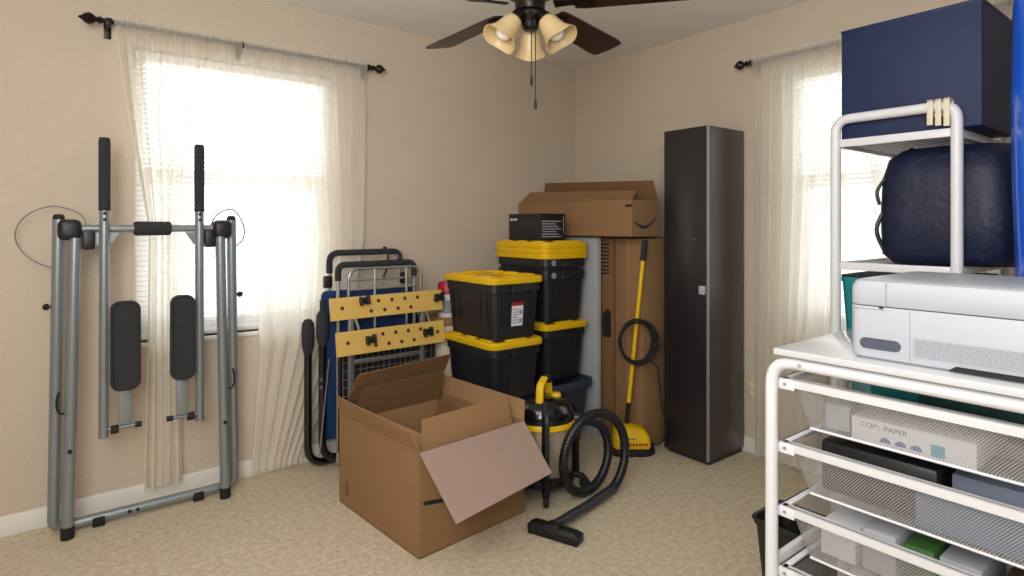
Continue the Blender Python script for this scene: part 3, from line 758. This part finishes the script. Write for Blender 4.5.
# ------------------------------------------------------------------ tall dark cabinet
cbn = thing('wardrobe_cabinet', 'tall narrow black-brown cabinet with one door against the right wall', 'cabinet', (-.19, -1.22, 0)); CO = cbn.location
cx0, cx1, cy0, cy1, cz = -.372, -.018, -1.376, -1.098, 1.806
m = MB(); m.box(cx0+.02, cx1, cy0, cy1, .03, cz, .001); m.build('cabinet_body', M['cab_lit'], cbn, CO)
m = MB(); m.box(cx0+.03, cx1-.01, cy0+.006, cy1-.006, 0, .03); m.build('plinth', M['cab'], cbn, CO)
m = MB(); m.box(cx0, cx0+.018, cy0+.001, cy1-.001, .025, cz-.002, .001); dr = m.build('door', M['cab'], cbn, CO)
m = MB(); m.box(cx0-.001, cx0+.019, cy0-.0015, cy0+.003, .025, cz-.002); m.build('door_edge', M['cabedge'], dr, CO)
m = MB(); m.box(cx0-.02, cx0, cy0+.008, cy0+.04, .91, .955, .003); m.build('door_handle', M['whitepl'], dr, CO)
m = MB(); m.lathe([(0, 0), (.004, 0), (0, .003)], (cx0, cy0+.08, 1.2), 8, Matrix.Rotation(rad(-90), 4, 'Y')); m.build('door_knock_hole', M['whitedk'], dr, CO)

# ------------------------------------------------------------------ yellow floor scrubber
fs = thing('floor_scrubber', 'yellow electric floor scrubber with long pole leaning on the tall cartons', 'floor scrubber', (-.525, -.985, 0), rad(-38))
# local x along the wide head (to the right in view), y away from the viewer
MB().loft([(.26, .16, .002, .07), (.27, .17, .012, .075), (.26, .16, .035, .07), (.22, .14, .04, .06)]).build('brush_skirt', M['blackrub'], fs)
MB().loft([(.205, .135, .036, .03), (.21, .14, .055, .03), (.20, .125, .10, .03), (.17, .10, .135, .03, -.01, .01), (.09, .07, .152, .025, -.03, .01)]).build('motor_cover', M['yellow'], fs)
m = MB()
for k in range(5): m.box(-.05+k*.014, -.05+k*.014+.010, -.0645, -.055, .090, .097)
m.build('maker_print', M['ink'], fs, smooth=False)
m = MB()
for k in range(9): m.box(-.075+k*.018, -.075+k*.018+.012, -.0708, -.062, .058, .071)
m.build('name_print', M['red'], fs, smooth=False)
p0 = Vector((-.02, .03, .12)); 
ptop = Vector((.083, .008, 1.195))
m = MB(); m.tube([p0, p0+(ptop-p0)*.14], .012, 10); m.build('swivel_neck', M['black'], fs)
m = MB(); m.tube([p0+(ptop-p0)*.14, p0+(ptop-p0)*.90], .0125, 14); m.build('pole', M['yellow'], fs)
m = MB(); m.tube([p0+(ptop-p0)*.89, ptop], .017, 14); m.build('pole_grip', M['foam'], fs)
m = MB()
pc_ = p0+(ptop-p0)*.47+Vector((.005, -.02, 0))
pts = []
for k in range(8*24+1):
    a = 2*PI*k/24; w = .10+.012*math.sin(k*.37)+.006*math.sin(k*.11); pts.append(pc_+Vector((w*math.cos(a), -.012-.010*math.sin(k*.21)-.0006*(k % 40), .118*math.sin(a)+.010*math.sin(k*.17))))
m.tube(pts, .0045, 6); m.build('power_cord', M['blackrub'], fs)
m = MB(); m.tube(spline([pc_+Vector((.06, -.02, -.10)), pc_+Vector((.10, -.02, -.13)), pc_+Vector((.115, -.03, -.16)), Vector((.165, -.04, .28)), Vector((.185, -.06, .16)), Vector((.15, -.07, .07)), Vector((.11, -.03, .06))]), .004, 6); m.build('cord_end', M['blackrub'], fs)

# ------------------------------------------------------------------ wet/dry vacuum with hose
VC = Vector((-1.215, -1.03, 0))
vc = thing('shop_vacuum', 'wet and dry vacuum with steel drum, black head and yellow trim', 'vacuum cleaner', VC); VO = vc.location
MB().lathe([(0, .09), (.130, .09), (.136, .10), (.136, .32), (0, .32)], n=36).build('drum', M['drum'], vc)
MB().lathe([(0, .316), (.146, .316), (.152, .322), (.152, .342), (.146, .350), (0, .35)], n=36).build('trim_ring', M['yellow'], vc)
MB().lathe([(0, .345), (.148, .345), (.151, .356), (.146, .385), (.130, .418), (.11, .437), (.06, .447), (0, .45)], n=36).build('motor_head', M['blackgloss'], vc)
m = MB()
for k in range(18):
    a = rad(195+k*5); m.box(-.002, .002, .140, .1525, .350, .368, 0, Matrix.Rotation(a-PI/2, 4, 'Z'))
m.build('vent_slots', M['gap'], vc)
d = Vector((math.cos(rad(135)), math.sin(rad(135)), 0))
hp = fillet([Vector((-.075, -.055, .41)), Vector((-.062, -.047, .52)), Vector((.0, -.01, .54)), Vector((.055, .03, .53)), Vector((.07, .04, .43))], .04, 6)
m = MB(); m.tube(hp, .019, 12, flat=.6); m.build('carry_handle', M['yellow'], vc)
m = MB(); m.tube(hp[8:22], .0195, 12, flat=.72); m.build('handle_grip', M['blackrub'], vc)
MB().lathe([(0, .44), (.024, .44), (.026, .452), (.02, .463), (0, .465)], (.055, -.03, -.002), 18).build('power_knob', M['yellow'], vc)
m = MB(); m.lathe([(0, .05), (.14, .05), (.15, .06), (.15, .092), (.137, .10), (0, .10)], n=32); base = m.build('base_ring', M['black'], vc)
for a in (-128, -38, 52, 142):
    c, s_ = math.cos(rad(a)), math.sin(rad(a))
    m = MB(); m.tube([(.13*c, .13*s_, .075), (.185*c, .185*s_, .06), (.20*c, .20*s_, .045)], .016, 10)
    lg = m.build('caster_leg', M['black'], vc)
    m = MB(); m.lathe([(0, -.012), (.022, -.012), (.026, -.006), (.026, .006), (.022, .012), (0, .012)], (.20*c, .20*s_, .026), 18, Matrix.Rotation(rad(a), 4, 'Z') @ Matrix.Rotation(rad(90), 4, 'X')); m.build('caster_wheel', M['blackrub'], lg)
for a in (-128, -20):
    c, s_ = math.cos(rad(a)), math.sin(rad(a))
    m = MB(); m.tube(fillet([(.172*c, .172*s_, .045), (.170*c, .170*s_, .2), (.170*c, .170*s_, .385), (.10*c, .10*s_, .44)], .06, 6), .022, 10, flat=.6); m.build('side_bracket', M['black'], vc)
# hose: leaves the head, coils into an upright hoop and ends in a wand with a floor nozzle
hc = Vector((-1.100, -1.245, .208))
pts = [Vector((-1.135, -1.075, .335)), Vector((-1.10, -1.125, .345)), Vector((-1.05, -1.165, .33))]
for k in range(0, 45):
    a = rad(42-k*10.6); R = .140+.043*min(1, k/16)
    pts.append(hc+Vector((R*math.cos(a), .05-.105*k/44, R*math.sin(a)*1.03)))
hs = spline([p-VC for p in pts], 3)
n_ = len(hs)
# corrugation: radius ripples along the hose
m = MB(); m.tube(spline([p-VC for p in pts], 10), [.0215+.0006*(1 if k % 4 < 2 else -1) for k in range((len(pts)-1)*10+1)], 14)
ho = m.build('hose', M['hosem'], vc, ang=60)
m = MB(); m.tube([p-VC for p in pts[:3]], .0255, 14); m.build('hose_cuff', M['wandm'], ho)
end = pts[-1]; nz = Vector((-1.475, -1.40, .05))
m = MB(); m.tube([end-VC, (end*.5+nz*.5)-VC+Vector((0, 0, -.005)), nz-VC], [.023, .02, .019], 14); wd = m.build('wand', M['wandm'], vc)
fl_ = MB(); ang = math.atan2(-1.519+1.307, -1.422+1.504)
T_ = Matrix.Translation(nz-VC+Vector((0, 0, -.05))) @ Matrix.Rotation(ang, 4, 'Z')
fl_.loft([(.225, .050, .003, .006), (.235, .058, .012, .01), (.235, .06, .034, .01), (.20, .04, .046, .01)], mt=T_)
fl_.box(-.03, .03, -.03, .025, .035, .062, .012, T_)
nzl = fl_.build('floor_nozzle', M['black'], wd)
m = MB()
for k in range(40):
    x = -.11+.22*k/39; m.box(x-.0015, x+.0015, -.03, -.024, 0, .014, 0, T_)
br = m.build('nozzle_bristles', M['blackrub'], nzl)

# ------------------------------------------------------------------ white drawer-frame cart with mesh baskets
ct = thing('drawer_cart', 'white steel frame with white mesh drawers under the printer', 'drawer unit', (-1.6, -2.8, 0)); CT = ct.location
FX, BX, LY, RY = -1.797, -1.425, -2.495, -3.085
TZ = .985
for x in (FX, BX):
    m = MB(); m.tube(fillet([(x, LY, .03), (x, LY, TZ-.018), (x, RY, TZ-.018), (x, RY, .03)], .055, 8), .0138, 14); fr = m.build('side_frame', M['white'], ct, CT)
    for y in (LY, RY):
        MB().lathe([(0, 0), (.02, 0), (.021, .02), (.017, .035), (0, .035)], (x, y, 0), 16).build('foot', M['whitedk'], fr, CT)
    for y in (LY-.07, RY+.07):
        s = -1 if x == FX else 1
        MB().lathe([(0, 0), (.0045, 0), (.004, .002), (0, .003)], (x+s*.0138, y, TZ-.018), 10, Matrix.Rotation(rad(90*s), 4, 'Y')).build('screw', M['whitedk'], fr, CT)
for z in (.06, .5):
    for y in (LY, RY): MB().box(FX, BX, y-.007, y+.007, z-.012, z+.012, .002).build('crossbar', M['white'], ct, CT)
rims = (.918, .772, .627, .487)
def basket(zr):
    x0, x1, y0, y1 = FX+.022, BX-.022, RY+.022, LY-.018
    b = MB(); hh = .02; t = .004
    # flat rim
    b.box(x0-.012, x0-.006, y0, y1, zr-hh/2, zr+hh/2, .001).box(x1+.006, x1+.012, y0, y1, zr-hh/2, zr+hh/2, .001)
    b.box(x0-.012, x1+.012, y0-.006, y0, zr-hh/2, zr+hh/2, .001).box(x0-.012, x1+.012, y1, y1+.006, zr-hh/2, zr+hh/2, .001)
    b.box(x0-.012, x0+.004, y0, y1, zr+hh/2-.003, zr+hh/2, .001).box(x0-.012, x1+.012, y1-.012, y1+.006, zr+hh/2-.003, zr+hh/2, .001)
    r = b.build('drawer', M['white'], ct, CT)
    # runner tabs with rivets
    for y in (y1-.01, y0+.01):
        MB().box(x0-.0135, x0-.011, y-.02, y+.02, zr-.016, zr+.006, .001).build('runner_tab', M['white'], r, CT)
    for y in (y1-.008, y0+.008): MB().lathe([(0, 0), (.004, 0), (.004, .0015), (0, .002)], (x0-.0135, y, zr-.004), 10, Matrix.Rotation(rad(-90), 4, 'Y')).build('rivet', M['inkgrey'], r, CT)
    # mesh tray
    w, l = x1-x0, y1-y0; cx, cy = (x0+x1)/2-CT.x, (y0+y1)/2-CT.y
    m = MB(); m.loft([(w-.05, l-.08, zr-.105, .02, cx, cy), (w-.035, l-.065, zr-.092, .03, cx, cy), (w-.004, l-.01, zr-.008, .03, cx, cy)], cap1=False)
    m.build('mesh_tray', M['meshw'], r, smooth=True)
    m = MB(); m.tube([(x0+.02+.0, y0+.05, zr-.1), (x0+.02, y1-.05, zr-.1)], .003, 6); m.build('tray_edge', M['white'], r, CT)
for zr in rims: basket(zr)
tt = MB().box(-1.822, -1.40, -3.12, -2.512, TZ, 1.0, .002).build('table_top', M['tabletop'], None, (-1.6, -2.8, TZ))
tag(tt, 'glossy white top board lying on the white drawer unit', 'table top')

# contents of the drawers
FB = (lambda zr: zr-.103)
def item(name, label, cat, x0, x1, y0, y1, z0, z1, m, bev=.003, rz=0):
    o = thing(name, label, cat, ((x0+x1)/2, (y0+y1)/2, z0), rz)
    hx, hy = (x1-x0)/2, (y1-y0)/2
    MB().box(-hx, hx, -hy, hy, 0, z1-z0, bev).build('body', m, o)
    return o, hx, hy
z1 = FB(rims[0])
ream, hx, hy = item('paper_ream', 'white copy paper pack with blue print in the top mesh drawer', 'paper', -1.745, -1.53, -2.865, -2.645, z1, z1+.052, M['paper'])
text('COPY PAPER', .0135, (-hx-.0006, hy-.018, .034), M['ink'], ream, '-X', 'title_print', 0, .0003, sx=1.15)
m = MB()
for k in range(3):
    y = hy-.066-.028*k; m = MB()
    m.slab([(-hx-.0006, y+.0105*math.cos(a), .010+.0105*math.sin(a)) for a in [PI*q/8 for q in range(9)]], .0008)
    m.build('half_round_badge', M['inkblue'], ream, smooth=False)
MB().box(-hx-.0010, -hx+.0002, hy-.170, hy-.147, .008, .031).build('square_badge', M['inkteal'], ream, smooth=False)
item('small_carton', 'small white carton tilted at the left end of the top mesh drawer', 'box', -1.72, -1.63, -2.625, -2.575, z1+.002, z1+.06, M['whitepl'], rz=rad(8))
item('notepad', 'pale yellow pad beside the copy paper in the top drawer', 'notepad', -1.62, -1.50, -2.635, -2.57, z1+.002, z1+.035, M['cream'])
item('document_folder', 'teal folder standing at the back of the top mesh drawer', 'folder', -1.50, -1.485, -2.78, -2.59, z1+.002, z1+.139, M['tealpl'], .002)
item('document_folder', 'dark green folder standing in the top drawer between teal and purple', 'folder', -1.52, -1.505, -2.90, -2.70, z1+.002, z1+.136, M['green'], .002)
item('document_folder', 'purple folder standing at the right end of the top drawer', 'folder', -1.522, -1.507, -3.0, -2.905, z1+.002, z1+.136, M['purple'], .002)
z2 = FB(rims[1])
item('laptop_case', 'flat black laptop case lying in the second mesh drawer', 'laptop case', -1.715, -1.49, -2.795, -2.565, z2+.001, z2+.118, M['black'], .012)
item('grey_binder', 'blue-grey binder in the second drawer to the right of the black case', 'binder', -1.69, -1.50, -3.0, -2.81, z2+.002, z2+.112, M['bluegrey'], .004)
sh, hx, hy = item('paper_sheaf', 'blue paper sheaf standing against the right front of the second drawer', 'paper', -1.728, -1.720, -3.0, -2.76, z2+.001, z2+.085, M['lblue'], .001)
z3 = FB(rims[2])
item('white_carton', 'white flat carton at the left end of the third mesh drawer', 'box', -1.71, -1.51, -2.64, -2.565, z3+.001, z3+.075, M['paper'])
bx_, hx, hy = item('clear_pack', 'glossy white wrapped pack beside the green pack in the third drawer', 'package', -1.71, -1.55, -2.72, -2.65, z3+.001, z3+.095, M['whitepl'], .01)
item('green_pack', 'small green pack in the third mesh drawer between two white packs', 'package', -1.70, -1.56, -2.785, -2.73, z3+.001, z3+.088, M['greenb'], .004)
item('grey_carton', 'pale grey carton to the right of the green pack in the third drawer', 'box', -1.71, -1.54, -2.865, -2.795, z3+.001, z3+.092, M['whitedk'], .003)
for k in range(3):
    item('book', ('first', 'second', 'third')[k]+' brown book from the left in the third drawer', 'book', -1.70, -1.53, -2.925-k*.047, -2.885-k*.047, z3+.001, z3+.07+.006*k, M['brownstuff'], .003)
z4 = FB(rims[3])
wc, hx, hy = item('white_carton', 'white printed carton standing in the lowest visible mesh drawer', 'box', -1.69, -1.55, -2.82, -2.62, z4+.001, z4+.128, M['paper'], .004)
m = MB()
for k in range(5): m.box(-hx-.0008, -hx, -.005-k*.013, .004-k*.013, .062, .078)
m.build('title_print', M['inkgrey'], wc, smooth=False)
item('laptop', 'dark navy laptop leaning at the front of the lowest visible drawer', 'laptop', -1.735, -1.705, -2.72, -2.575, z4+.001, z4+.085, M['navy'], .004)

# ------------------------------------------------------------------ printer
pr = thing('printer', 'white desktop printer on the glossy white top board', 'printer', (-1.59, -2.88, 1.0)); PO = pr.location
px0, px1, py0, py1, ph = -1.782, -1.43, -3.10, -2.655, .164
mt = Matrix.Translation((-1.606-PO.x, (py0+py1)/2-PO.y, 0))
W_, L_ = px1-px0, py1-py0
MB().loft([(W_-.02, L_-.02, .0, .02), (W_-.004, L_-.004, .006, .022), (W_, L_, .02, .022), (W_, L_, .108, .022), (W_-.002, L_-.002, .1095, .022)], mt=mt).build('printer_body', M['whitepl'], pr)
MB().loft([(W_-.002, L_-.002, .1115, .022), (W_, L_, .113, .022), (W_, L_, .148, .022), (W_-.012, L_-.012, .160, .02), (W_-.03, L_-.03, ph, .018)], mt=mt).build('scanner_lid', M['whitepl'], pr)
def fx(y0, y1, z0, z1, e=.0012): # thin plate on the near face
    return MB().box(px0-e, px0+.002, y0, y1, 1.0+z0, 1.0+z1)
m = MB().box(px0-.0008, px0+.001, py1-.0715, py1-.070, 1.112, 1.158); m.box(px0-.0008, px0+.001, py1-.07, py1-.01, 1.1035, 1.105); m.build('panel_seam', M['inkgrey'], pr, PO, smooth=False)
m = MB().box(px0-.0006, px0+.001, py1-.113, py1-.1122, 1.01, 1.108); m.box(px0-.0006, px0+.001, py1-.335, py1-.3342, 1.01, 1.09); m.box(px0-.0006, px0+.001, py0+.02, py1-.335, 1.0895, 1.0903); m.build('cover_seam', M['inkgrey'], pr, PO, smooth=False)
MB().loft([(.075, .022, 0, .011), (.075, .022, .002, .011)], mt=Matrix.Translation((px0-.002-PO.x, py1-.060-PO.y, .034)) @ Matrix(((0, 0, 1, 0), (-1, 0, 0, 0), (0, 1, 0, 0), (0, 0, 0, 1)))).build('grip_recess', M['greydk'], pr)
fx(py1-.066, py1-.058, .1065, .1095).build('latch', M['gap'], pr, PO, smooth=False)
lb = fx(py1-.325, py1-.118, .018, .056, .0006).build('info_label', M['whitedk'], pr, PO, smooth=False)
m = MB()
rr = random.Random(3)
for r_ in range(8):
    y = py1-.122
    while y > py1-.318:
        w = rr.uniform(.004, .014)
        m.box(px0-.0009, px0-.0005, y-w, y, 1.021+r_*.0042, 1.0232+r_*.0042); y -= w+.002
m.build('fine_print', M['inkgrey'], lb, PO, smooth=False)
m = MB(); m.slab([(px0-.0008, py1-.175, 1.0035), (px0-.0008, py1-.305, 1.0035), (px0-.0008, py1-.290, 1.013), (px0-.0008, py1-.188, 1.013)], .001); m.build('paper_slot', M['gap'], pr, PO, smooth=False)

# ------------------------------------------------------------------ white wire rack behind the cart
rk = thing('wire_rack', 'white steel rack with wire shelves carrying the navy cube and bag', 'shelf rack', (-.64, -2.43, 0)); RO = rk.location
AX, EX, AY, BY = -.909, -.36, -2.254, -2.61
for x in (AX, EX):
    m = MB(); m.tube(fillet([(x, AY, .03), (x, AY, 1.648), (x, BY, 1.648), (x, BY, .03)], .05, 8), .0165, 14); fr = m.build('side_frame', M['white'], rk, RO)
    for y in (AY, BY): MB().lathe([(0, 0), (.02, 0), (.021, .02), (.017, .035), (0, .035)], (x, y, 0), 16).build('foot', M['whitedk'], fr, RO)
for z in (1.565, 1.134, .60, .15):
    m = MB()
    for x in (AX+.004, EX-.004): m.box(x-.006, x+.006, BY+.014, AY-.014, z-.014, z+.012, .001)
    for y in (AY-.004, BY+.004): m.box(AX, EX, y-.006, y+.006, z-.014, z+.012, .001)
    sh = m.build('shelf', M['white'], rk, RO)
    m = MB()
    for i in range(1, 26): y = BY+(AY-BY)*i/26; m.tube([(AX, y, z+.002), (EX, y, z+.002)], .0022, 5)
    for i in range(1, 10): x = AX+(EX-AX)*i/10; m.tube([(x, BY, z-.001), (x, AY, z-.001)], .003, 5)
    m.build('wire_grid', M['white'], sh, RO)
for k in range(3):
    y = -2.545-.022*k
    o = MB().box(AX-.022, AX-.017, y-.008, y+.008, 1.59-.004*k, 1.668, .001).box(AX-.022, AX+.022, y-.008, y+.008, 1.664, 1.669, .001).box(AX+.017, AX+.022, y-.008, y+.008, 1.62, 1.668, .001).build('rail_hook', M['cream'], None, (AX, y, 1.65))
    tag(o, ('leftmost', 'middle', 'rightmost')[k]+' of three cream hooks clipped over the top rail of the white rack', 'hook', 'cream hooks on the rack rail')
nb = thing('fabric_cube', 'big navy fabric storage cube on the top shelf of the white rack', 'storage cube', (-.70, -2.465, 1.578))
MB().box(-.185, .185, -.203, .203, 0, .385, .006, seg=3).build('cube_body', M['navy'], nb)
m = MB(); m.box(-.186, .186, -.204, .204, .374, .388, .003); m.build('top_seam', M['navy'], nb)
bg = thing('duffel_bag', 'dark navy soft bag with black zip on the middle shelf of the white rack', 'bag', (-.655, -2.555, 1.147))
MB().loft([(.38, .33, .0, .08), (.43, .385, .03, .09), (.44, .40, .16, .10), (.43, .39, .29, .10), (.40, .36, .355, .10), (.33, .30, .385, .09), (.18, .16, .395, .05)], n=8).build('bag_body', M['navybag'], bg, ang=80)
m = MB(); m.tube(spline([(-.175, .165, .06), (-.18, .168, .2), (-.175, .162, .28), (-.16, .145, .35), (-.11, .11, .392)]), .006, 8); m.build('zip', M['black'], bg)
m = MB(); m.tube(spline([(-.165, .16, .31), (-.19, .19, .25), (-.185, .185, .20)]), .006, 8); m.build('strap', M['black'], bg); m = MB(); m.tube(spline([(-.17, .175, .04), (-.185, .195, .11), (-.175, .18, .17)]), .007, 8); m.build('strap', M['black'], bg)
te = thing('storage_bin', 'teal plastic bin on the rack shelf behind the printer', 'storage bin', (-.645, -2.43, .613))
MB().loft([(.42, .27, 0, .03), (.44, .29, .01, .03), (.475, .345, .46, .025), (.48, .352, .465, .025), (.48, .352, .48, .025), (.46, .30, .478, .03), (.44, .28, .40, .03), (.42, .26, .012, .03)]).build('bin_body', M['tealpl'], te)
MB().loft([(.478, .35, .48, .025), (.478, .35, .488, .025)]).build('bin_lid', M['gap'], te)

# tall royal blue bag at the right edge
rb = thing('vinyl_bag', 'tall glossy royal blue bulging bag standing at the right edge of the photo', 'bag', (-.955, -2.925, 0))
prof = [(0, 0), (.10, .0), (.125, .03), (.14, .3), (.150, .7), (.163, 1.1), (.172, 1.45), (.174, 1.62), (.170, 1.85), (.158, 2.05), (.12, 2.22), (.05, 2.28), (0, 2.285)]
m = MB(); m.lathe([(r, z) for r, z in prof], n=40, sx=1., sy=1.)
m.build('bag_body', M['royal'], rb, ang=80)
m = MB(); m.tube([(-.1, -.1, 2.2), (-.06, -.05, 2.31), (.04, .04, 2.31), (.08, .08, 2.22)], .008, 8); m.build('bag_strap', M['royal'], rb)

# black bin behind the cart leg
tc_ = thing('waste_bin', 'small black waste bin on the floor behind the white drawer unit', 'waste bin', (-1.12, -2.24, 0))
MB().loft([(.15, .20, 0, .02), (.155, .205, .005, .025), (.19, .25, .262, .03), (.205, .265, .264, .035), (.205, .265, .279, .035), (.185, .245, .28, .03), (.17, .23, .25, .03), (.14, .19, .008, .02)]).build('bin_body', M['black'], tc_)
m = MB(); m.tube(fillet([(-.1, -.13, .28), (-.1, .13, .28), (.1, .13, .28), (.1, -.13, .28)], .03, 5, True), .006, 8, True); m.build('bin_rim', M['black'], tc_)

# ------------------------------------------------------------------ light
w = bpy.data.worlds.new('World'); bpy.context.scene.world = w; w.use_nodes = True
bgn = w.node_tree.nodes['Background']; bgn.inputs[0].default_value = (.89, .95, 1.0, 1); bgn.inputs[1].default_value = 2.9
def area(name, loc, target, size, power, col=(1, .95, .88)):
    l = bpy.data.lights.new(name, 'AREA'); l.size = size; l.energy = power; l.color = col
    o = bpy.data.objects.new(name, l); C.objects.link(o); o.location = loc
    o.rotation_euler = (Vector(target)-Vector(loc)).to_track_quat('-Z', 'Y').to_euler(); return o
area('room_fill', (-3.25, -2.15, 2.40), (-2.6, -1.9, 0), 1.5, 25, (1, .98, .965))  # added area lamp out of view, brightens the room evenly
area('bounce_light', (-3.6, -3.3, 1.75), (-2.2, -1.9, 2.44), 1.2, 58, (1, .98, .965))  # added lamp out of view, aimed up to brighten the ceiling

# ------------------------------------------------------------------ camera
F_, HY = 592.0, 225.5
cam = bpy.data.cameras.new('camera'); co = bpy.data.objects.new('camera', cam); C.objects.link(co)
co.location = (-3.1082, -3.1993, 1.275)
co.rotation_euler = (rad(90), 0, rad(51.93-90))
cam.sensor_width = 36; cam.lens = F_/1024*36; cam.shift_y = -(288-HY)/1024; cam.clip_start = .05
sc = bpy.context.scene; sc.camera = co
sc.view_settings.view_transform = 'Standard'; sc.view_settings.look = 'None'
sc.view_settings.exposure = 0; sc.view_settings.gamma = 1
sc.cycles.transparent_max_bounces = 24
